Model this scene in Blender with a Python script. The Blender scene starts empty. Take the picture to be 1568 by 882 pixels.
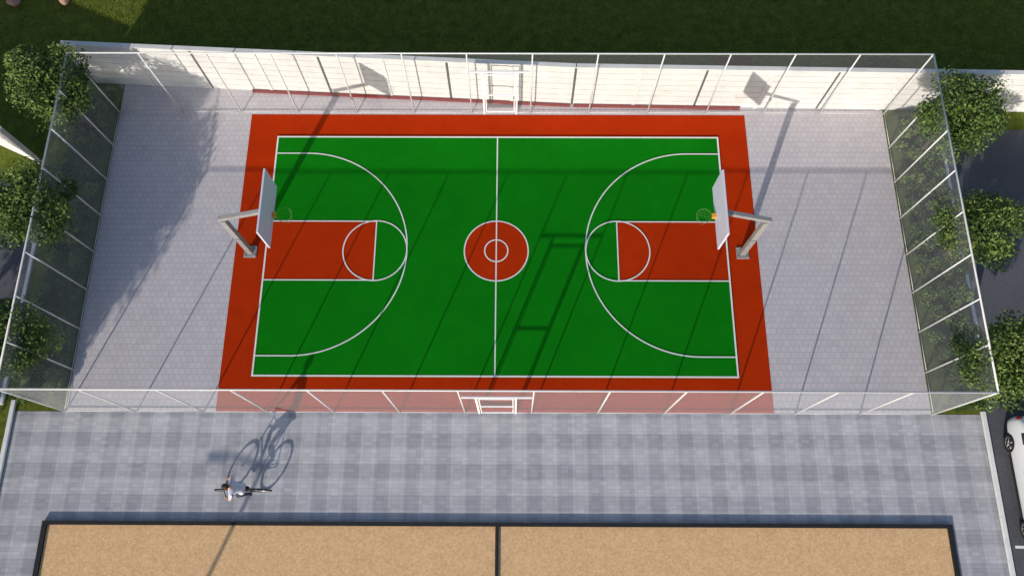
import bpy, bmesh, math, random
import numpy as np
from mathutils import Vector, Matrix
random.seed(7); rng=np.random.default_rng(7)
scene=bpy.context.scene
COL=scene.collection

# ------------------------------------------------------------------ helpers
def link(o,parent=None):
    COL.objects.link(o)
    if parent is not None: o.parent=parent
    return o
def empty(name,loc=(0,0,0),rot=(0,0,0)):
    e=bpy.data.objects.new(name,None); e.empty_display_size=.3
    e.location=loc; e.rotation_euler=rot; COL.objects.link(e); return e
def mesh_obj(name,verts,faces,mats=None,parent=None,smooth=False,midx=None):
    me=bpy.data.meshes.new(name); me.from_pydata([tuple(v) for v in verts],[],[tuple(f) for f in faces])
    if mats:
        for m in (mats if isinstance(mats,(list,tuple)) else [mats]): me.materials.append(m)
    if midx is not None: me.polygons.foreach_set('material_index',midx)
    if smooth: me.polygons.foreach_set('use_smooth',[True]*len(me.polygons))
    me.update()
    return link(bpy.data.objects.new(name,me),parent)
def box(name,c,s,mat,parent=None,rot=0,bevel=0,rx=0,ry=0):
    x,y,z=s[0]/2,s[1]/2,s[2]/2
    v=[(-x,-y,-z),(x,-y,-z),(x,y,-z),(-x,y,-z),(-x,-y,z),(x,-y,z),(x,y,z),(-x,y,z)]
    f=[(0,3,2,1),(4,5,6,7),(0,1,5,4),(1,2,6,5),(2,3,7,6),(3,0,4,7)]
    o=mesh_obj(name,v,f,mat,parent); o.location=c; o.rotation_euler=(rx,ry,rot)
    if bevel:
        b=o.modifiers.new('b','BEVEL'); b.width=bevel; b.segments=2
    return o
def sheet(name,x0,x1,y0,y1,z,mat,parent=None):
    return mesh_obj(name,[(x0,y0,z),(x1,y0,z),(x1,y1,z),(x0,y1,z)],[(0,1,2,3)],mat,parent)
def tube_into(V,F,p0,p1,r0,r1,seg=8,caps=True):
    p0=Vector(p0);p1=Vector(p1); d=(p1-p0).normalized()
    a=d.orthogonal().normalized(); b=d.cross(a); n=len(V)
    for p,r in((p0,r0),(p1,r1)):
        for i in range(seg):
            t=2*math.pi*i/seg; V.append(p+a*math.cos(t)*r+b*math.sin(t)*r)
    for i in range(seg):
        j=(i+1)%seg; F.append((n+i,n+j,n+seg+j,n+seg+i))
    if caps:
        F.append(tuple(n+seg+i for i in range(seg))); F.append(tuple(n+seg-1-i for i in range(seg)))
def tubes(name,segs,mat,parent=None,seg=8,smooth=True):
    V=[];F=[]
    for s in segs: tube_into(V,F,s[0],s[1],s[2],s[3] if len(s)>3 else s[2],seg)
    return mesh_obj(name,V,F,mat,parent,smooth)
def torus(name,c,R,r,axis,mat,parent=None,n=32,m=8):
    V=[];F=[];ax=Vector(axis).normalized();a=ax.orthogonal().normalized();b=ax.cross(a)
    for i in range(n):
        t=2*math.pi*i/n; d=a*math.cos(t)+b*math.sin(t)
        for j in range(m):
            u=2*math.pi*j/m; V.append(Vector(c)+d*(R+r*math.cos(u))+ax*r*math.sin(u))
    for i in range(n):
        for j in range(m):
            F.append((i*m+j,((i+1)%n)*m+j,((i+1)%n)*m+(j+1)%m,i*m+(j+1)%m))
    return mesh_obj(name,V,F,mat,parent,True)
def ball(name,c,s,mat,parent=None,seg=20,rings=12,fn=None,cut=None):
    V=[];F=[]
    for i in range(rings+1):
        ph=math.pi*i/rings
        for j in range(seg):
            t=2*math.pi*j/seg
            p=Vector((math.sin(ph)*math.cos(t),math.sin(ph)*math.sin(t),math.cos(ph)))
            if fn: p=fn(p)
            V.append(Vector((p.x*s[0]+c[0],p.y*s[1]+c[1],p.z*s[2]+c[2])))
    for i in range(rings):
        for j in range(seg):
            F.append((i*seg+j,(i+1)*seg+j,(i+1)*seg+(j+1)%seg,i*seg+(j+1)%seg))
    return mesh_obj(name,V,F,mat,parent,True)

# ------------------------------------------------------------------ materials
def newmat(name):
    m=bpy.data.materials.new(name); m.use_nodes=True
    nt=m.node_tree; p=nt.nodes['Principled BSDF']; return m,nt,p
def N(nt,t,**k):
    n=nt.nodes.new(t)
    for a,b in k.items(): setattr(n,a,b)
    return n
def mat_noise(name,c1,c2,scale=3,rough=.8,detail=6,bump=0,bscale=60,spec=.3,metal=0,large=None):
    m,nt,p=newmat(name); L=nt.links
    g=N(nt,'ShaderNodeNewGeometry')
    n=N(nt,'ShaderNodeTexNoise'); n.inputs['Scale'].default_value=scale; n.inputs['Detail'].default_value=detail
    n.inputs['Roughness'].default_value=.65
    L.new(g.outputs['Position'],n.inputs['Vector'])
    r=N(nt,'ShaderNodeValToRGB'); r.color_ramp.elements[0].position=.3; r.color_ramp.elements[1].position=.7
    r.color_ramp.elements[0].color=(*c1,1); r.color_ramp.elements[1].color=(*c2,1)
    L.new(n.outputs['Fac'],r.inputs['Fac']); out=r.outputs['Color']
    if large:
        n2=N(nt,'ShaderNodeTexNoise'); n2.inputs['Scale'].default_value=large[0]; n2.inputs['Detail'].default_value=4
        L.new(g.outputs['Position'],n2.inputs['Vector'])
        mr=N(nt,'ShaderNodeMapRange'); mr.inputs[1].default_value=.3; mr.inputs[2].default_value=.7
        mr.inputs[3].default_value=1-large[1]; mr.inputs[4].default_value=1+large[1]
        L.new(n2.outputs['Fac'],mr.inputs[0])
        mx=N(nt,'ShaderNodeVectorMath',operation='SCALE'); L.new(out,mx.inputs[0]); L.new(mr.outputs[0],mx.inputs['Scale'])
        out=mx.outputs[0]
    L.new(out,p.inputs['Base Color'])
    p.inputs['Roughness'].default_value=rough; p.inputs['Metallic'].default_value=metal
    p.inputs['Specular IOR Level'].default_value=spec
    if bump:
        b=N(nt,'ShaderNodeBump'); b.inputs['Strength'].default_value=bump; b.inputs['Distance'].default_value=.02
        n3=N(nt,'ShaderNodeTexNoise'); n3.inputs['Scale'].default_value=bscale; n3.inputs['Detail'].default_value=3
        L.new(g.outputs['Position'],n3.inputs['Vector']); L.new(n3.outputs['Fac'],b.inputs['Height']); L.new(b.outputs[0],p.inputs['Normal'])
    return m
M={}
M['green']=mat_noise('court_green_acrylic',(.002,.160,.003),(.003,.185,.004),1.2,.7,8,.1,120,.05,large=(.4,.07))
M['orange']=mat_noise('court_orange_acrylic',(.39,.024,.0015),(.44,.030,.002),1.5,.7,8,.1,120,.04,large=(.4,.07))
M['line']=mat_noise('court_line_paint',(.70,.70,.68),(.80,.80,.78),9,.6)
M['post']=mat_noise('fence_post_paint',(.52,.52,.52),(.60,.60,.60),5,.5)
M['gate']=mat_noise('gate_white_paint',(.72,.72,.72),(.78,.78,.78),5,.4)
M['wall']=mat_noise('precast_wall_white',(.55,.54,.52),(.66,.65,.63),2.5,.85,8,.2,50,large=(.8,.06))
M['wallgap']=mat_noise('wall_joint_dark',(.05,.05,.05),(.08,.08,.08),5)
M['plinth']=mat_noise('wall_plinth_red',(.15,.010,.008),(.20,.016,.012),6)
M['grass']=mat_noise('grass_ground',(.055,.080,.010),(.13,.155,.024),2.4,.95,12,.6,30,.1,large=(9,.25))
M['blade']=mat_noise('grass_blades',(.09,.12,.018),(.18,.21,.035),6,.9,4,spec=.1)
M['soil']=mat_noise('planting_soil',(.04,.055,.018),(.07,.09,.03),8,.95)
M['asphalt']=mat_noise('asphalt',(.065,.068,.080),(.10,.104,.12),14,.9,10,.3,80,large=(.6,.15))
M['kerb']=mat_noise('kerb_white',(.6,.6,.6),(.72,.72,.72),6,.8)
M['sand']=mat_noise('sand',(.54,.33,.165),(.76,.51,.285),14,.95,14,.7,45,.1,large=(3.5,.05))
M['black']=mat_noise('black_edging',(.008,.010,.012),(.016,.018,.02),6,.7)
M['steel']=mat_noise('grey_steel',(.25,.24,.24),(.32,.31,.30),6,.55,metal=.1)
M['board']=mat_noise('backboard_white',(.54,.54,.65),(.58,.58,.69),4,.35)
M['rim']=mat_noise('rim_orange',(.62,.28,.02),(.68,.32,.03),4,.4)
M['net']=mat_noise('net_cord',(.10,.20,.06),(.15,.26,.09),4,.9)
M['bark']=mat_noise('bark',(.05,.035,.022),(.11,.08,.055),18,.95,6,.8,40)
M['l1']=mat_noise('leaf_dark',(.030,.060,.014),(.055,.095,.022),4,.65,spec=.2)
M['l2']=mat_noise('leaf_mid',(.06,.11,.022),(.09,.15,.032),4,.6,spec=.25)
M['l3']=mat_noise('leaf_light',(.11,.17,.035),(.16,.22,.05),4,.6,spec=.25)
M['planter']=mat_noise('planter_wood',(.13,.045,.02),(.18,.06,.028),5,.8)
M['rock']=mat_noise('rock_stone',(.3,.17,.12),(.42,.25,.18),6,.9,8,.6,12)
M['rubber']=mat_noise('rubber',(.012,.012,.013),(.022,.022,.024),9,.8)
M['alloy']=mat_noise('alloy',(.45,.45,.47),(.6,.6,.62),9,.35,metal=.8)
M['carpaint']=mat_noise('car_paint_white',(.70,.71,.73),(.74,.75,.77),3,.22,spec=.6)
M['carglass']=mat_noise('car_glass',(.012,.016,.02),(.02,.025,.03),3,.06,spec=.8)
M['lamp']=mat_noise('tail_lamp_red',(.35,.01,.01),(.4,.015,.012),3,.2)
M['skin']=mat_noise('skin',(.42,.25,.17),(.50,.30,.21),12,.6)
M['shirt']=mat_noise('shirt_grey',(.34,.36,.45),(.54,.56,.66),9,.9,bump=.4,bscale=30)
M['trousers']=mat_noise('trousers_navy',(.02,.024,.045),(.04,.045,.07),9,.9)
M['shoe']=mat_noise('shoe',(.02,.02,.02),(.04,.04,.04),9,.7)
M['hair']=mat_noise('hair',(.012,.009,.007),(.03,.022,.016),40,.7)
M['bike']=mat_noise('bike_frame',(.02,.025,.04),(.03,.035,.05),9,.3,spec=.6)
M['eye']=mat_noise('eye',(.02,.015,.01),(.03,.02,.015),9,.2)
M['lip']=mat_noise('lip',(.32,.14,.10),(.36,.16,.11),9,.6)

def mesh_mat(name,fac):
    m,nt,p=newmat(name); L=nt.links
    out=nt.nodes['Material Output']
    d=N(nt,'ShaderNodeBsdfDiffuse'); d.inputs['Color'].default_value=(.62,.65,.70,1)
    tl=N(nt,'ShaderNodeBsdfTranslucent'); tl.inputs['Color'].default_value=(.35,.36,.38,1)
    ms=N(nt,'ShaderNodeMixShader'); ms.inputs[0].default_value=.3
    L.new(d.outputs[0],ms.inputs[1]); L.new(tl.outputs[0],ms.inputs[2])
    t=N(nt,'ShaderNodeBsdfTransparent'); mx=N(nt,'ShaderNodeMixShader'); mx.inputs[0].default_value=fac
    L.new(t.outputs[0],mx.inputs[1]); L.new(ms.outputs[0],mx.inputs[2]); L.new(mx.outputs[0],out.inputs[0])
    return m
M['net_front']=mesh_mat('fence_netting_dense',.21)
M['net_back']=mesh_mat('fence_netting_fine',.075)
M['net_side']=mesh_mat('fence_netting_side',.14)

def paver_mat(name,bw,bh,c1,c2,mort,msz=.006):
    m,nt,p=newmat(name); L=nt.links
    g=N(nt,'ShaderNodeNewGeometry')
    br=N(nt,'ShaderNodeTexBrick'); br.inputs['Scale'].default_value=1
    br.inputs['Brick Width'].default_value=bw; br.inputs['Row Height'].default_value=bh
    br.inputs['Mortar Size'].default_value=msz; br.inputs['Mortar Smooth'].default_value=.3
    br.inputs['Color1'].default_value=(*c1,1); br.inputs['Color2'].default_value=(*c2,1); br.inputs['Mortar'].default_value=(*mort,1)
    L.new(g.outputs['Position'],br.inputs['Vector'])
    n=N(nt,'ShaderNodeTexNoise'); n.inputs['Scale'].default_value=1.3; n.inputs['Detail'].default_value=9; n.inputs['Roughness'].default_value=.7
    L.new(g.outputs['Position'],n.inputs['Vector'])
    mr=N(nt,'ShaderNodeMapRange'); mr.inputs[1].default_value=.3; mr.inputs[2].default_value=.7; mr.inputs[3].default_value=.95; mr.inputs[4].default_value=1.05
    L.new(n.outputs['Fac'],mr.inputs[0])
    mx=N(nt,'ShaderNodeVectorMath',operation='SCALE'); L.new(br.outputs['Color'],mx.inputs[0]); L.new(mr.outputs[0],mx.inputs['Scale'])
    L.new(mx.outputs[0],p.inputs['Base Color']); p.inputs['Roughness'].default_value=.85; p.inputs['Specular IOR Level'].default_value=.2
    b=N(nt,'ShaderNodeBump'); b.inputs['Strength'].default_value=.2; b.inputs['Distance'].default_value=.004; b.invert=True
    L.new(br.outputs['Fac'],b.inputs['Height']); L.new(b.outputs[0],p.inputs['Normal'])
    return m
M['paver']=paver_mat('paving_blocks',.20,.20,(.495,.460,.485),(.54,.505,.525),(.385,.36,.38),.010)

def plaid_mat():
    m,nt,p=newmat('plaid_paving_tiles'); L=nt.links
    g=N(nt,'ShaderNodeNewGeometry'); sp=N(nt,'ShaderNodeSeparateXYZ'); L.new(g.outputs['Position'],sp.inputs[0])
    def par(o,half,off):
        a=N(nt,'ShaderNodeMath',operation='ADD'); a.inputs[1].default_value=100*half*2+off; L.new(o,a.inputs[0])
        d=N(nt,'ShaderNodeMath',operation='DIVIDE'); d.inputs[1].default_value=half; L.new(a.outputs[0],d.inputs[0])
        f=N(nt,'ShaderNodeMath',operation='FLOOR'); L.new(d.outputs[0],f.inputs[0])
        k=N(nt,'ShaderNodeMath',operation='MODULO'); k.inputs[1].default_value=2; L.new(f.outputs[0],k.inputs[0]); return k.outputs[0]
    a=par(sp.outputs[0],.47,.1); b=par(sp.outputs[1],.47,.2)
    s=N(nt,'ShaderNodeMath',operation='ADD'); L.new(a,s.inputs[0]); L.new(b,s.inputs[1])
    h=N(nt,'ShaderNodeMath',operation='MULTIPLY'); h.inputs[1].default_value=.5; L.new(s.outputs[0],h.inputs[0])
    r=N(nt,'ShaderNodeValToRGB'); e=r.color_ramp.elements; e[0].color=(.44,.435,.465,1); e[1].color=(.30,.305,.335,1)
    x=e.new(.5); x.color=(.375,.375,.405,1); L.new(h.outputs[0],r.inputs[0])
    br=N(nt,'ShaderNodeTexBrick'); br.offset=0; br.inputs['Brick Width'].default_value=.235; br.inputs['Row Height'].default_value=.1175
    br.inputs['Scale'].default_value=1; br.inputs['Mortar Size'].default_value=.006
    br.inputs['Color1'].default_value=(.90,.90,.90,1); br.inputs['Color2'].default_value=(1.08,1.08,1.08,1); br.inputs['Mortar'].default_value=(.80,.80,.80,1)
    L.new(g.outputs['Position'],br.inputs['Vector'])
    mx=N(nt,'ShaderNodeVectorMath',operation='MULTIPLY'); L.new(r.outputs[0],mx.inputs[0]); L.new(br.outputs['Color'],mx.inputs[1])
    n=N(nt,'ShaderNodeTexNoise'); n.inputs['Scale'].default_value=1.1; n.inputs['Detail'].default_value=10; n.inputs['Roughness'].default_value=.7
    L.new(g.outputs['Position'],n.inputs['Vector'])
    mr=N(nt,'ShaderNodeMapRange'); mr.inputs[1].default_value=.3; mr.inputs[2].default_value=.7; mr.inputs[3].default_value=.90; mr.inputs[4].default_value=1.10
    L.new(n.outputs['Fac'],mr.inputs[0])
    m2=N(nt,'ShaderNodeVectorMath',operation='SCALE'); L.new(mx.outputs[0],m2.inputs[0]); L.new(mr.outputs[0],m2.inputs['Scale'])
    L.new(m2.outputs[0],p.inputs['Base Color']); p.inputs['Roughness'].default_value=.8; p.inputs['Specular IOR Level'].default_value=.2
    return m
M['plaid']=plaid_mat()

# ------------------------------------------------------------------ ground
sheet('grass_ground',-400,400,-400,400,0,M['grass'])
sheet('access_road',-24,-16.35,-14,12.2,.006,M['asphalt'])
rr=empty('parking_road')
sheet('asphalt_surface',14.78,26,-14,14.3,.006,M['asphalt'],rr)
for i,yy in enumerate((.25,-2.2)):
    sheet('bay_line_%d'%i,14.95,18.8,yy-.04,yy+.04,.011,M['line'],rr)
sheet('court_pavement',-14.2,13.1,4.2,16.6,.006,M['paver'])
fp=empty('front_pavement')
sheet('pavement_tiles',-15.78,14.62,-14,4.2,.006,M['plaid'],fp)
kb=empty('kerb')
box('kerb_stone',(-15.87,-4.7,.05),(.14,18.5,.10),M['kerb'],kb,bevel=.015)
kb=empty('kerb')
box('kerb_stone',(14.70,-4.85,.05),(.14,18.3,.10),M['kerb'],kb,bevel=.015)
kb=empty('kerb')
box('kerb_stone',(14.98,9.35,.05),(.12,9.9,.10),M['kerb'],kb,bevel=.015)
kb=empty('kerb')
box('kerb_stone',(-16.25,8.3,.05),(.12,7.8,.10),M['kerb'],kb,bevel=.015)

# sand pit
sp=empty('sand_pit')
PX0,PX1,PY=-14.24,13.13,.88
sheet('sand_surface',PX0+.1,PX1-.1,-9,PY-.05,.045,M['sand'],sp)
box('edging_back',((PX0+PX1)/2,PY-.05,.06),(PX1-PX0,.12,.12),M['black'],sp)
ylen=PY-.11+9
box('edging_left',(PX0+.07,-9+ylen/2,.06),(.14,ylen,.118),M['black'],sp)
box('edging_right',(PX1-.07,-9+ylen/2,.06),(.14,ylen,.118),M['black'],sp)
box('edging_divider',(-.53,-9+ylen/2,.06),(.10,ylen,.116),M['black'],sp)

# ------------------------------------------------------------------ court
ct=empty('basketball_court')
CL,CR,CB,CT_=-8.411,7.116,5.359,13.941
xc=(CL+CR)/2; yc=(CB+CT_)/2
sheet('orange_surround',-9.458,8.161,4.2,14.869,.011,M['orange'],ct)
ZC=.05
box('green_playing_surface',(xc,yc,(ZC+.012)/2),(CR-CL+.05,CT_-CB+.05,ZC-.012),M['green'],ct)
zl=[ZC+.008]
def nz(): zl[0]+=.0015; return zl[0]
LW=.042
def ring(name,x0,x1,y0,y1,w):
    z=nz(); h=w/2
    V=[(x0-h,y0-h,z),(x1+h,y0-h,z),(x1+h,y1+h,z),(x0-h,y1+h,z),(x0+h,y0+h,z),(x1-h,y0+h,z),(x1-h,y1-h,z),(x0+h,y1-h,z)]
    F=[(0,1,5,4),(1,2,6,5),(2,3,7,6),(3,0,4,7)]
    mesh_obj(name,V,F,M['line'],ct)
def ribbon(name,pts,w=LW,closed=False,z=None):
    z=z or nz(); n=len(pts); V=[];F=[]
    for i in range(n):
        a=pts[(i-1)%n] if (closed or i>0) else pts[i]; b=pts[(i+1)%n] if (closed or i<n-1) else pts[i]
        d=Vector((b[0]-a[0],b[1]-a[1])).normalized(); nn=Vector((-d.y,d.x))*w/2
        V+= [(pts[i][0]+nn.x,pts[i][1]+nn.y,z),(pts[i][0]-nn.x,pts[i][1]-nn.y,z)]
    for i in range(n if closed else n-1):
        j=(i+1)%n; F.append((2*i,2*i+1,2*j+1,2*j))
    mesh_obj(name,V,F,M['line'],ct)
def arc(cx,cy,r,a0,a1,n=64): return [(cx+r*math.cos(math.radians(a0+(a1-a0)*i/n)),cy+r*math.sin(math.radians(a0+(a1-a0)*i/n))) for i in range(n+1)]
R=1.075; KE=3.68; KH=1.06
def disc(name,cx,cy,r,z,mat,n=72):
    mesh_obj(name,[(cx+r*math.cos(2*math.pi*i/n),cy+r*math.sin(2*math.pi*i/n),z) for i in range(n)],[tuple(range(n))],mat,ct)
disc('centre_circle_fill',xc,yc,R,ZC+.004,M['orange'])
sheet('key_fill',CL+.02,CL+KE,yc-KH,yc+KH,ZC+.004,M['orange'],ct)
sheet('key_fill_b',CR-KE,CR-.02,yc-KH,yc+KH,ZC+.004,M['orange'],ct)
ring('boundary_line',CL,CR,CB,CT_,.055)
ribbon('halfway_line',[(xc,CB+.028),(xc,CT_-.028)])
ribbon('centre_circle',arc(xc,yc,R,0,360)[:-1],closed=True)
ribbon('centre_inner_circle',arc(xc,yc,.39,0,360)[:-1],closed=True)
TH=3.64
for sgn,X,nm in((1,CL,'a'),(-1,CR,'b')):
    ar=arc(0,yc,TH,90,-90,80)
    pts=[(X+sgn*.03,yc+TH)]+[(X+sgn*(1.12+p[0]),p[1]) for p in ar]+[(X+sgn*.03,yc-TH)]
    ribbon('three_point_line_'+nm,pts)
    ribbon('key_top_'+nm,[(X+sgn*.03,yc+KH),(X+sgn*KE,yc+KH)])
    ribbon('key_low_'+nm,[(X+sgn*.03,yc-KH),(X+sgn*KE,yc-KH)])
    ribbon('free_throw_line_'+nm,[(X+sgn*KE,yc-KH-.021),(X+sgn*KE,yc+KH+.021)])
    ribbon('free_throw_circle_'+nm,arc(X+sgn*KE,yc,R,0,360)[:-1],closed=True)

# ------------------------------------------------------------------ hoops
def hoop(X,sgn):
    e=empty('basketball_hoop',(X,9.60,0),(0,0,0 if sgn>0 else math.pi))
    box('base_plate',(0,0,.03),(.42,.42,.04),M['steel'],e,bevel=.01)
    for i,(a,b) in enumerate(((-.16,-.16),(.16,-.16),(.16,.16),(-.16,.16))):
        tubes('anchor_bolt_%d'%i,[((a,b,.05),(a,b,.085),.018)],M['alloy'],e,6)
    box('post',(0,0,1.37),(.18,.18,2.66),M['steel'],e,bevel=.02)
    p0=Vector((-.11,0,2.78)); p1=Vector((1.52,0,3.42)); L=(p1-p0).length; a=math.atan2(p1.z-p0.z,p1.x-p0.x)
    box('arm',(p0+p1)/2,(L,.14,.14),M['steel'],e,ry=-a,bevel=.015)
    box('mount_frame',(1.51,0,3.45),(.06,.7,.5),M['steel'],e,bevel=.01)
    box('backboard',(1.60,0,3.56),(.06,2.02,1.22),M['board'],e,bevel=.012)
    box('rim_bracket',(1.69,0,3.11),(.12,.14,.12),M['rim'],e,bevel=.01)
    torus('rim',(1.99,0,3.13),.225,.007,(0,0,1),M['net'],e,32,6)
    segs=[]
    for i in range(12):
        t=2*math.pi*i/12
        for s in(1,-1):
            pr=None
            for k in range(4):
                rr=.225-.028*k; tt=t+s*k*math.pi/12
                p=(1.99+rr*math.cos(tt),rr*math.sin(tt),3.12-.12*k)
                if pr: segs.append((pr,p,.002))
                pr=p
    tubes('net',segs,M['net'],e,4)
hoop(-8.93,1); hoop(7.63,-1)

# ------------------------------------------------------------------ fences
XP=[-14.2,-11.95,-9.82,-7.78,-5.69,-3.63,-1.57,.52,2.6,4.69,6.78,8.82,10.85,13.13]
FH=3.61; FY0,FY1=4.2,14.93
YP=[FY0+(FY1-FY0)*i/8 for i in range(9)]
def fence_run(pts,mat,skip_first=False,skip_last=False,gate_bay=None,pr=.026):
    e=empty('sports_fence')
    segs=[]
    for i,p in enumerate(pts):
        if (i==0 and skip_first) or (i==len(pts)-1 and skip_last): continue
        segs.append(((p[0],p[1],.006),(p[0],p[1],FH),pr))
    tubes('posts',segs,M['post'],e,8)
    a=pts[0];b=pts[-1]
    d=(Vector(b)-Vector(a)).normalized()
    s=[((a[0]+d.x*.03,a[1]+d.y*.03,FH-.01),(b[0]-d.x*.03,b[1]-d.y*.03,FH-.01),.027)]
    tubes('top_rail',s,M['post'],e,8)
    segs=[];V=[];F=[]
    for i in range(len(pts)-1):
        p,q=Vector(pts[i]),Vector(pts[i+1]); dd=(q-p).normalized()*.028
        segs.append(((p.x+dd.x,p.y+dd.y,.07),(q.x-dd.x,q.y-dd.y,.07),.012))
        n=len(V); zb=.09
        if gate_bay==i: zb=2.62
        V+=[(p.x+dd.x,p.y+dd.y,zb),(q.x-dd.x,q.y-dd.y,zb),(q.x-dd.x,q.y-dd.y,FH-.04),(p.x+dd.x,p.y+dd.y,FH-.04)]; F.append((n,n+1,n+2,n+3))
        if gate_bay==i:
            segs.pop()
            for xa,xb in((p.x+.028,-1.16),(.06,q.x-.028)):
                n=len(V); V+=[(xa,p.y,.09),(xb,p.y,.09),(xb,p.y,2.54),(xa,p.y,2.54)];F.append((n,n+1,n+2,n+3))
                segs.append(((xa,p.y,.07),(xb,p.y,.07),.012))
    tubes('bottom_rail',segs,M['post'],e,6)
    mesh_obj('netting',V,F,mat,e)
    return e
fence_run([(x,FY0) for x in XP],M['net_front'],gate_bay=6)
fence_run([(x,FY1) for x in XP],M['net_back'],gate_bay=6)
fence_run([(XP[0],y) for y in YP],M['net_side'],True,True)
fence_run([(XP[-1],y) for y in YP],M['net_side'],True,True)
def gate(y,mat):
    g=empty('fence_gate')
    x0,x1=-1.12,.02
    for nm,x in(('jamb_l',x0),('jamb_r',x1)): box(nm,(x,y,1.29),(.065,.065,2.56),M['gate'],g,bevel=.006)
    box('lintel',(-.525,y,2.59),(2.02,.055,.055),M['gate'],g,bevel=.006)
    for nm,z in(('rail_top',2.44),('rail_mid',1.22),('rail_low',.14)): box(nm,((x0+x1)/2,y-.01,z),(x1-x0-.10,.04,.05),M['gate'],g,bevel=.005)
    for nm,x in(('stile_l',x0+.08),('stile_r',x1-.08)): box(nm,(x,y-.012,1.29),(.035,.035,2.22),M['gate'],g,bevel=.005)
    V=[(x0+.11,y,.18),(x1-.11,y,.18),(x1-.11,y,2.40),(x0+.11,y,2.40)]
    mesh_obj('leaf_netting',V,[(0,1,2,3)],mat,g)
    tubes('handle',[((x1-.1,y-.07,1.05),(x1-.1,y-.07,1.2),.012)],M['steel'],g)
gate(FY0,M['net_front']); gate(FY1,M['net_back'])

# ------------------------------------------------------------------ boundary wall
def wall(p0,p1,h=2.32,panel=2.1,plinth=None,name='boundary_wall'):
    e=empty(name,(p0[0],p0[1],0),(0,0,math.atan2(p1[1]-p0[1],p1[0]-p0[0])))
    L=(Vector(p1)-Vector(p0)).length; n=max(1,round(L/panel)); w=L/n
    box('core',(L/2,.075,h/2-.01),(L,.05,h-.02),M['wallgap'],e)
    nb=7; bh=h/nb
    for i in range(n):
        for k in range(nb):
            x0=i*w+(.04 if i%2==0 else .012); x1=(i+1)*w-(.04 if i%2==1 else .012)
            box('board_%d_%d'%(i,k),((x0+x1)/2,.075,k*bh+bh/2),(x1-x0,.10,bh-.022),M['wall'],e,bevel=.010)
    for i in range(0,n+1):
        if i%2==1: box('pier_%d'%i,(i*w,.07,h/2),(.12,.15,h+.03),M['wall'],e,bevel=.008)
    box('coping',(L/2,.075,h+.02),(L+.05,.17,.05),M['wall'],e,bevel=.01)
    if plinth:
        box('plinth',((plinth[0]+plinth[1])/2,-.035,.06),(plinth[1]-plinth[0],.07,.12),M['plinth'],e)
    return e
wall((-15.3,16.12),(2,15.26),plinth=(5.8,17.25))
wall((2.0,15.26),(19.5,14.98),plinth=(.05,6.0))
wall((-22.0,15.3),(-16.75,12.9))

for x in(7.55,8.25):
    pl=empty('wooden_planter',(x,16.75,0))
    for nm,c,s in(('side_f',(0,-.27,.2),(.56,.04,.4)),('side_b',(0,.27,.2),(.56,.04,.4)),('side_l',(-.26,0,.2),(.04,.50,.4)),('side_r',(.26,0,.2),(.04,.50,.4)),('fill',(0,0,.16),(.48,.50,.32))):
        box(nm,c,s,M['planter'],pl)
def rockfn(p):
    k=1+.18*math.sin(p.x*5+1)+.12*math.sin(p.y*7+p.z*4); return p*k
rk=ball('rock',(-17.0,19.75,.12),(.22,.3,.2),M['rock'],None,14,9,rockfn)
rk=ball('rock',(-18.9,19.6,.1),(.25,.2,.16),M['rock'],None,14,9,rockfn)

# ------------------------------------------------------------------ foliage
def leaves(cent,size,mi,flat=0):
    n=len(cent)
    a=rng.normal(size=(n,3)); a/=np.linalg.norm(a,axis=1)[:,None]
    b=rng.normal(size=(n,3)); 
    if flat: b[:,2]*=(1-flat)
    b-= (b*a).sum(1)[:,None]*a; b/=np.linalg.norm(b,axis=1)[:,None]
    s=(size*rng.uniform(.65,1.3,n))[:,None]
    V=np.empty((n,4,3)); V[:,0]=cent-a*s*.5; V[:,1]=cent+b*s*.27; V[:,2]=cent+a*s*.5; V[:,3]=cent-b*s*.27
    return V.reshape(-1,3), np.arange(n*4).reshape(n,4), mi
def fast_mesh(name,V,F,mats,mi,parent=None):
    me=bpy.data.meshes.new(name); nv=len(V); nf=len(F); k=F.shape[1]
    me.vertices.add(nv); me.vertices.foreach_set('co',V.astype(np.float32).ravel())
    me.loops.add(nf*k); me.loops.foreach_set('vertex_index',F.astype(np.int32).ravel())
    me.polygons.add(nf); me.polygons.foreach_set('loop_start',(np.arange(nf)*k).astype(np.int32))
    try: me.polygons.foreach_set('loop_total',np.full(nf,k,dtype=np.int32))
    except Exception: pass
    for m in mats: me.materials.append(m)
    me.polygons.foreach_set('material_index',mi.astype(np.int32)); me.update(calc_edges=True); me.validate()
    return me
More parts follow.
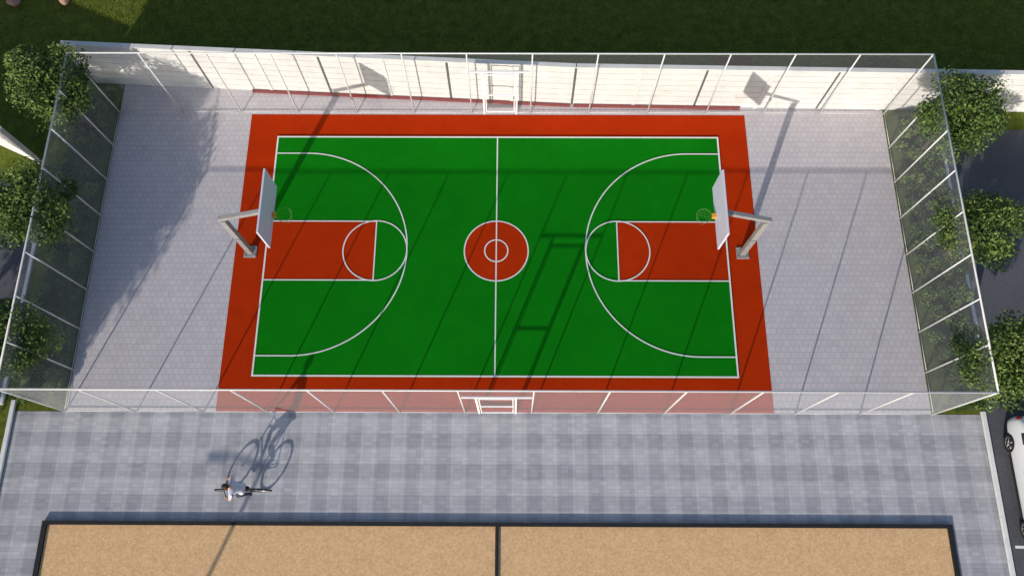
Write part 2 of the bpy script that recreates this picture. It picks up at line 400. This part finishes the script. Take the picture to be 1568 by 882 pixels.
def tree_meshes(tag,H,R,zc,rz,ncl,nl,leaf=.10):
    V=[];F=[]
    tube_into(V,F,(0,0,0),(.03,.02,H*.35),.085,.065,10)
    tube_into(V,F,(.03,.02,H*.35),(.0,.05,H*.62),.065,.04,10)
    cs=[]
    for i in range(ncl):
        d=rng.normal(size=3); d/=np.linalg.norm(d); k=rng.uniform(.35,.86)**.6
        k*=rng.uniform(.85,1.1)
        c=np.array([d[0]*R*k*.8,d[1]*R*k*.8,zc+d[2]*rz*k*.8]); cs.append(c)
        if i%3==0:
            z0=H*rng.uniform(.3,.58); tube_into(V,F,(.02,.03,z0),tuple(c),.032,.008,6)
    tv,tf=V,F
    C=[];MI=[]
    for c in cs:
        r=R*rng.uniform(.24,.40); n=int(nl*rng.uniform(.7,1.2))
        d=rng.normal(size=(n,3)); d/=np.linalg.norm(d,axis=1)[:,None]
        rad=r*rng.uniform(.25,1.0,n)**.5*rng.uniform(.85,1.15,n)
        p=c+d*rad[:,None]*np.array([1,1,.8]); C.append(p)
        base=rng.choice([0,1,1,2],1)[0]; m=np.where(rng.random(n)<.65,base,rng.integers(0,3,n)); MI.append(m)
    C=np.concatenate(C); MI=np.concatenate(MI)
    v,f,mi=leaves(C,leaf,MI)
    fm=fast_mesh('foliage_'+tag,v,f,[M['l1'],M['l2'],M['l3']],mi)
    tm=bpy.data.meshes.new('trunk_'+tag); tm.from_pydata([tuple(x) for x in tv],[],tf); tm.materials.append(M['bark'])
    return tm,fm
TM=[tree_meshes('a',4.1,1.5,2.75,1.25,40,360),tree_meshes('b',3.9,1.4,2.6,1.2,38,360),tree_meshes('c',4.2,1.55,2.85,1.3,42,350)]
BIG=tree_meshes('big',7.6,2.3,5.0,2.5,60,420,.14)
def tree(x,y,k,rot,s=1,tm=None):
    e=empty('tree',(x,y,0),(0,0,rot)); e.scale=(s,s,s)
    t,f=tm or TM[k]
    link(bpy.data.objects.new('trunk',t),e); link(bpy.data.objects.new('foliage',f),e)
for a in((-14.9,14.2,0,0,1.1),(-14.8,9.95,1,1.3,1.1),(-14.85,5.9,2,2.1,.95),(14.05,13.3,2,.4,1.03),(14.1,9.4,0,4.0,1.0),(14.1,5.35,1,3.0,1.08)): tree(*a)
tree(-18.9,-1.6,0,0,1,BIG); tree(-19.4,3.2,0,2.2,.95,BIG)

def shrub_bed(name,x0,x1,y0,y1,h,n):
    e=empty(name)
    nx,ny=10,70; V=[];F=[]
    hh=rng.uniform(.55,1.0,(ny+1,nx+1))*h
    for j in range(ny+1):
        for i in range(nx+1):
            ed=min(i,nx-i,1)*.8+.2
            V.append((x0+(x1-x0)*i/nx,y0+(y1-y0)*j/ny,max(.01,(hh[j,i]-.06)*ed)))
    for j in range(ny):
        for i in range(nx):
            a=j*(nx+1)+i; F.append((a,a+1,a+nx+2,a+nx+1))
    mesh_obj('undergrowth',V,F,M['soil'],e,True)
    ncl=int((x1-x0)*(y1-y0)*7)
    cx=rng.uniform(x0+.12,x1-.12,ncl); cy=rng.uniform(y0+.1,y1-.1,ncl); ch=rng.uniform(.5,1.1,ncl)*h; cm=rng.choice([0,1,1,2,2],ncl)
    k=rng.integers(0,ncl,n)
    d=rng.normal(size=(n,3)); d/=np.linalg.norm(d,axis=1)[:,None]
    r=rng.uniform(.3,1,n)**.5*.26
    P=np.stack([cx[k]+d[:,0]*r,cy[k]+d[:,1]*r,np.abs(d[:,2])*r*1.0+ch[k]*.75],1)
    P[:,0]=np.clip(P[:,0],x0,x1)
    mi=np.where(rng.random(n)<.7,cm[k],rng.integers(0,3,n))
    v,f,mi=leaves(P,.085,mi,.3)
    link(bpy.data.objects.new('leaves',fast_mesh('hedge_leaves',v,f,[M['l1'],M['l2'],M['l3']],mi)),e)
shrub_bed('hedge',-15.8,-14.27,4.45,15.75,.42,30000)
shrub_bed('hedge',13.2,14.88,4.3,14.75,.42,30000)
shrub_bed('shrub',12.2,14.0,16.4,17.0,.5,3500)

n=90000
gx=rng.uniform(-22,22,n); gy=rng.uniform(15.4,23,n)
keep=gy>(15.6-.045*gx); gx=gx[keep];gy=gy[keep];n=len(gx)
hh=rng.uniform(.03,.085,n); w=.012; th=rng.uniform(0,math.pi*2,n); lx=rng.normal(0,.05,n); ly=rng.normal(0,.05,n)
V=np.empty((n,3,3)); V[:,0]=np.stack([gx-np.cos(th)*w,gy-np.sin(th)*w,np.zeros(n)],1); V[:,1]=np.stack([gx+np.cos(th)*w,gy+np.sin(th)*w,np.zeros(n)],1)
V[:,2]=np.stack([gx+lx,gy+ly,hh],1)
link(bpy.data.objects.new('lawn_grass',fast_mesh('lawn_blades',V.reshape(-1,3),np.arange(n*3).reshape(n,3),[M['blade']],np.zeros(n))))

# ------------------------------------------------------------------ street lamp (left foreground, just outside the view)
lp=empty('street_lamp',(-12.1,-8.2,0))
box('base',(0,0,.06),(.32,.32,.12),M['steel'],lp,bevel=.02)
tubes('pole',[((0,0,.1),(0,0,2.4),.08,.07),((0,0,2.4),(0,0,4.6),.07,.055),((0,0,4.55),(-1.3,0,4.68),.05,.045)],M['steel'],lp,10)
box('lantern',(-1.55,0,4.66),(.62,.24,.10),M['steel'],lp,bevel=.03)

# ------------------------------------------------------------------ bicycle
BX,BY=-8.20,1.78
bi=empty('bicycle',(BX,BY,.006),(0,0,math.pi))
WR=.335; rw=Vector((-.53,0,WR)); fw=Vector((.53,0,WR))
for nm,c in(('rear',rw),('front',fw)):
    torus(nm+'_tyre',c,WR-.02,.022,(0,1,0),M['rubber'],bi,40,8)
    torus(nm+'_rim',c,WR-.048,.010,(0,1,0),M['alloy'],bi,40,6)
    sg=[((c.x,-.04,c.z),(c.x,.04,c.z),.018)]
    for i in range(18):
        t=2*math.pi*i/18; sg.append(((c.x,.02*(-1)**i,c.z),(c.x+(WR-.05)*math.cos(t),0,c.z+(WR-.05)*math.sin(t)),.0018))
    tubes(nm+'_spokes',sg,M['alloy'],bi,5)
bb=Vector((-.09,0,.29)); st=Vector((-.25,0,.82)); hd=Vector((.33,0,.84)); hl=Vector((.37,0,.70))
fr=[(bb,st,.017),(st,hd,.017),(bb,hl,.019),(hd,hl,.021),(st,(-.27,0,.93),.013)]
for s in(-.05,.05):
    fr+= [((bb.x,s*.5,bb.z),(rw.x,s,rw.z),.009),((st.x,s*.4,st.z-.03),(rw.x,s,rw.z),.008),((hl.x,s,hl.z-.03),(fw.x,s,fw.z),.011)]
fr+=[((hl.x,-.055,hl.z-.03),(hl.x,.055,hl.z-.03),.014),(hl,(hl.x,0,hl.z-.03),.018),(hd,(.31,0,.98),.014)]
tubes('frame',fr,M['bike'],bi,8)
tubes('handlebar',[((.31,0,.98),(.33,-.10,1.0),.012),((.31,0,.98),(.33,.10,1.0),.012),((.33,-.10,1.0),(.27,-.22,1.0),.012),((.33,.10,1.0),(.27,.22,1.0),.012),((.27,-.22,1.0),(.27,-.33,1.0),.016),((.27,.22,1.0),(.27,.33,1.0),.016)],M['rubber'],bi,8)
def seatfn(p): return Vector((p.x,p.y*(1.0 if p.x<0 else 1-.65*p.x),p.z))
ball('saddle',(-.26,0,.955),(.14,.085,.035),M['rubber'],bi,16,8,seatfn)
ca=math.radians(-25); cr=.165
pR=Vector((bb.x+cr*math.cos(ca),-.12,bb.z+cr*math.sin(ca))); pL=Vector((bb.x-cr*math.cos(ca),.12,bb.z-cr*math.sin(ca)))
torus('chainring',(bb.x,-.05,bb.z),.09,.006,(0,1,0),M['steel'],bi,24,5)
tubes('crank',[((bb.x,-.07,bb.z),(bb.x,.07,bb.z),.018),((bb.x,-.07,bb.z),(pR.x,-.07,pR.z),.011),((bb.x,.07,bb.z),(pL.x,.07,pL.z),.011)],M['steel'],bi,8)
for nm,p in(('pedal_r',pR),('pedal_l',pL)): box(nm,p,(.09,.09,.022),M['rubber'],bi)
tubes('chain',[((bb.x,-.05,bb.z+.09),(rw.x,-.05,rw.z+.035),.004),((bb.x,-.05,bb.z-.09),(rw.x,-.05,rw.z-.035),.004)],M['steel'],bi,5)

# ------------------------------------------------------------------ cyclist
cy=empty('cyclist',(BX,BY,.006),(0,0,math.pi))
def skin_mesh(name,verts,edges,rad,root=0,sub=2):
    me=bpy.data.meshes.new(name); me.from_pydata([tuple(v) for v in verts],edges,[])
    o=bpy.data.objects.new(name,me); COL.objects.link(o)
    sk=o.modifiers.new('s','SKIN'); sk.use_smooth_shade=True
    for i,r in enumerate(rad):
        r=(r,r) if not isinstance(r,tuple) else r
        me.skin_vertices[0].data[i].radius=r
    me.skin_vertices[0].data[root].use_root=True
    s=o.modifiers.new('u','SUBSURF'); s.levels=sub; s.render_levels=sub
    dg=bpy.context.evaluated_depsgraph_get(); dg.update()
    nm=bpy.data.meshes.new_from_object(o.evaluated_get(dg)); bpy.data.objects.remove(o)
    return nm
def ik(h,a,l1,l2,f):
    h=Vector(h);a=Vector(a); d=a-h; L=min(d.length,l1+l2-.002); u=d.normalized()
    x=(l1*l1-l2*l2+L*L)/(2*L); y=math.sqrt(max(0,l1*l1-x*x)); f=Vector(f); f=(f-u*f.dot(u)).normalized()
    return h+u*x+f*y
P={};V=[];E=[];Rr=[]
def av(k,p,r,par=None):
    P[k]=len(V);V.append(Vector(p));Rr.append(r)
    if par: E.append((P[par],P[k]))
av('pelvis',(-.22,0,1.03),(.17,.13)); av('waist',(-.18,0,1.17),(.155,.12),'pelvis'); av('chest',(-.10,0,1.34),(.185,.135),'waist')
av('upper',(-.03,0,1.48),(.13,.10),'chest'); av('neck',(.0,0,1.56),.058,'upper'); av('neck2',(.03,0,1.63),.052,'neck')
for s,k,ped in((-1,'R',pR),(1,'L',pL)):
    av('sh'+k,(-.02,.185*s,1.465),.075,'upper')
    hand=Vector((.235,.275*s,1.03)); el=ik((-.02,.185*s,1.465),hand,.30,.27,(-.2,.9*s,-.5))
    av('el'+k,el,.050,'sh'+k); av('wr'+k,hand+Vector((-.035,0,.012)),.03,'el'+k); av('pm'+k,hand+Vector((.02,0,.012)),.033,'wr'+k)
    av('hp'+k,(-.19,.10*s,.99),.10,'pelvis')
    ank=ped+Vector((-.06,-.015*s,.10)); kn=ik((-.20,.10*s,.99),ank,.43,.42,(1,.25*s,0))
    av('kn'+k,kn,.065,'hp'+k); av('cf'+k,kn.lerp(ank,.35)+Vector((-.015,0,0)),.058,'kn'+k); av('an'+k,ank,.042,'cf'+k)
    av('bl'+k,ped+Vector((.03,-.01*s,.04)),.04,'an'+k); av('to'+k,ped+Vector((.11,-.01*s,.035)),.032,'bl'+k)
bm_=skin_mesh('body',V,E,Rr,sub=3)
for m in(M['shirt'],M['trousers'],M['skin'],M['shoe']): bm_.materials.append(m)
def segd(c,a,b):
    a=V[P[a]];b=V[P[b]];t=max(0,min(1,(c-a).dot(b-a)/(b-a).length_squared)); return (c-a.lerp(b,t)).length,t
for p in bm_.polygons:
    c=p.center; k='R' if c.y<0 else 'L'
    (dd,t),z=min((segd(c,'sh'+k,'el'+k),0),(segd(c,'el'+k,'wr'+k),1),(segd(c,'wr'+k,'pm'+k),2),(segd(c,'chest','upper'),3),(segd(c,'waist','chest'),3),(segd(c,'pelvis','waist'),4),(segd(c,'upper','neck'),3),(segd(c,'neck','neck2'),5),(segd(c,'hp'+k,'kn'+k),6),(segd(c,'kn'+k,'cf'+k),6),(segd(c,'cf'+k,'an'+k),6),(segd(c,'an'+k,'bl'+k),7),(segd(c,'bl'+k,'to'+k),7),(segd(c,'pelvis','hp'+k),6))
    i={0:0,1:2,2:2,3:0,4:0,5:2,6:1,7:3}[z]
    if z in(4,6) and abs(c.y)<.3 and c.x<-.03: i=0 if c.z>1.02 else 1
    if z==0 and t>.75: i=2
    if z in(3,5): i=2 if c.z>1.565 else 0
    p.material_index=i; p.use_smooth=True
link(bpy.data.objects.new('body',bm_),cy)
for s,k in((-1,'r'),(1,'l')):
    for j,(oy,ln) in enumerate(((-.033,.9),(-.011,1.05),(.011,1.0),(.033,.8))):
        y=.275*s-oy*s
        pts=[(.245,y,1.04),(.285,y,1.033),(.300,y,1.005),(.286,y,.978),(.268,y,.972)]
        pts=[Vector(pts[0]).lerp(Vector(q),ln if ln<1 else 1) for q in pts]
        fm=skin_mesh('f',pts,[(a,a+1) for a in range(4)],[.011,.0095,.009,.0085,.007],sub=1)
        fm.materials.append(M['skin']); link(bpy.data.objects.new('finger_%s_%d'%(k,j),fm),cy)
    y=.275*s-.045*s
    fm=skin_mesh('t',[(.225,y+.012*s,1.025),(.240,y-.004*s,1.0),(.262,y-.008*s,.980)],[(0,1),(1,2)],[.013,.011,.009],sub=1)
    fm.materials.append(M['skin']); link(bpy.data.objects.new('thumb_'+k,fm),cy)
hc=Vector((.065,0,1.735))
def headfn(p):
    q=p.copy()
    if q.z<0: q.x*=1-.12*abs(q.z); q.y*=1-.28*abs(q.z)
    if q.x>0 and abs(q.y)<.22 and -.35<q.z<.12: q.x+=.20*(1-abs(q.y)/.22)*(1-abs(q.z+.18)/.34 if abs(q.z+.18)<.34 else 0)
    if q.x>.3 and abs(abs(q.y)-.33)<.2 and abs(q.z-.08)<.16: q.x-=.06
    return q
ball('head',hc,(.098,.078,.118),M['skin'],cy,36,24,headfn)
def hairfn(p):
    line=.38*max(0,p.x)-.45*max(0,-p.x)
    return p*(1.0 if p.z>line else .86)
ball('hair',hc+Vector((-.010,0,.012)),(.103,.086,.120),M['hair'],cy,36,24,hairfn)
for s in(-1,1):
    ball('eye_%s'%('l' if s>0 else 'r'),hc+Vector((.082,.030*s,.008)),(.010,.011,.007),M['eye'],cy,10,6)
    ball('ear_%s'%('l' if s>0 else 'r'),hc+Vector((0,.080*s,-.005)),(.020,.010,.030),M['skin'],cy,10,8)
    ball('brow_%s'%('l' if s>0 else 'r'),hc+Vector((.086,.030*s,.028)),(.008,.018,.004),M['hair'],cy,10,6)
ball('mouth',hc+Vector((.080,0,-.060)),(.009,.022,.006),M['lip'],cy,10,6)

# ------------------------------------------------------------------ car
def car(x,y,rot,paint,name='parked_car'):
    e=empty(name,(x,y,.011),(0,0,rot))
    S=[(-2.05,.38,.58,.60,.66,.52),(-1.98,.26,.66,.70,.80,.62),(-1.6,.20,.74,.80,.86,.68),(-1.05,.20,.86,.93,.88,.72),(-.90,.20,.88,.98,.89,.72),
       (-.25,.20,.92,1.38,.89,.60),(0.0,.20,.93,1.43,.89,.60),(.28,.20,.93,1.45,.89,.60),(.36,.20,.93,1.45,.89,.60),(1.0,.20,.94,1.43,.89,.59),(1.10,.20,.94,1.42,.89,.59),(1.50,.20,.95,1.36,.88,.57),(1.88,.22,.93,1.0,.86,.62),(2.0,.28,.80,.86,.82,.6),(2.05,.40,.62,.66,.70,.5)]
    V=[];F=[];MI=[]
    for (yy,zb,zs,zt,ws,wt) in S:
        half=[(ws*.90,zb),(ws*.99,zb+.05),(ws,(zb+zs)/2),(ws*.975,zs),((ws*.97+wt)/2+.02,(zs+zt)/2+.01),(wt,zt),(wt*.55,zt+.035),(0,zt+.045)]
        V+=[(a,yy,b) for a,b in [(-a,b) for a,b in half]+[(a,b) for a,b in half[-2::-1]]]
    n=15
    for i in range(len(S)-1):
        for j in range(n-1):
            F.append((i*n+j,i*n+j+1,(i+1)*n+j+1,(i+1)*n+j)); m=0
            side=j in(3,4,9,10); topf=j in(5,6,7,8)
            if side and i in(4,5,6,8,10): m=1
            if topf and i in(4,11): m=1
            MI.append(m)
        F.append((i*n+n-1,i*n,(i+1)*n,(i+1)*n+n-1)); MI.append(2)
    F.append(tuple(range(n)));MI.append(0);F.append(tuple(reversed(range((len(S)-1)*n,len(S)*n))));MI.append(0)
    o=mesh_obj('body',V,F,[paint,M['carglass'],M['rubber']],e,True,MI)
    ss=o.modifiers.new('s','SUBSURF'); ss.render_levels=2; ss.levels=1
    for yy in(-1.28,1.28):
        for s in(-1,1):
            nm='%s_%s'%('front' if yy<0 else 'rear','l' if s<0 else 'r')
            ball('arch_'+nm,(s*.81,yy,.36),(.09,.37,.36),M['rubber'],e,24,12)
            torus('tyre_'+nm,(s*.82,yy,.31),.235,.078,(1,0,0),M['rubber'],e,32,10)
            torus('rim_'+nm,(s*.875,yy,.31),.175,.018,(1,0,0),M['alloy'],e,28,8)
            sg=[((s*.86,yy,.31),(s*.90,yy,.31),.04)]
            for q in range(5):
                t=2*math.pi*q/5+.3; sg.append(((s*.89,yy,.31),(s*.885,yy+.175*math.cos(t),.31+.175*math.sin(t)),.02,.016))
            tubes('spokes_'+nm,sg,M['alloy'],e,6)
    for s in(-1,1):
        nm='l' if s<0 else 'r'
        ball('mirror_'+nm,(s*.97,-.55,.98),(.10,.06,.07),paint,e,12,8)
        box('mirror_arm_'+nm,(s*.88,-.55,.96),(.10,.04,.03),M['rubber'],e)
        ball('headlamp_'+nm,(s*.64,-1.93,.62),(.16,.10,.07),M['alloy'],e,12,8)
        ball('tail_lamp_'+nm,(s*.72,1.93,.80),(.10,.10,.10),M['lamp'],e,12,8)
        box('handle_'+nm,(s*.895,.25,.80),(.03,.16,.025),M['alloy'],e)
        box('sill_'+nm,(s*.87,0,.22),(.05,1.9,.06),M['rubber'],e,bevel=.01)
    return e
car(16.05,2.0,0,M['carpaint'])

# ------------------------------------------------------------------ light
E_=math.radians(21.4); AZ=math.radians(22.0)
d=Vector((math.sin(AZ)*math.cos(E_),math.cos(AZ)*math.cos(E_),-math.sin(E_)))
sl=bpy.data.lights.new('sun','SUN'); sl.energy=4.8; sl.angle=math.radians(.6); sl.color=(1,.92,.81)
so=bpy.data.objects.new('sun',sl); COL.objects.link(so); so.rotation_euler=d.to_track_quat('-Z','Y').to_euler(); so.location=(-20,-40,30)
w=bpy.data.worlds.new('World'); scene.world=w; w.use_nodes=True; nt=w.node_tree
bg=nt.nodes['Background']; sk=nt.nodes.new('ShaderNodeTexSky'); sk.sky_type='NISHITA'; sk.sun_disc=False
sk.sun_elevation=E_; sk.sun_rotation=math.pi+AZ
nt.links.new(sk.outputs[0],bg.inputs[0]); bg.inputs[1].default_value=.15
scene.view_settings.view_transform='Standard'; scene.view_settings.look='None'; scene.view_settings.exposure=0

# ------------------------------------------------------------------ camera
cd=bpy.data.cameras.new('camera'); cam=bpy.data.objects.new('camera',cd); COL.objects.link(cam)
cd.sensor_width=36; cd.lens=36*1216.1/1568; cd.clip_end=2000
def RX(a): return Matrix.Rotation(a,4,'X')
def RZ(a): return Matrix.Rotation(a,4,'Z')
cam.matrix_world=Matrix.Translation((0,0,25))@RZ(math.radians(.772))@RX(math.radians(18.474))@RZ(math.radians(-.556))
scene.camera=cam
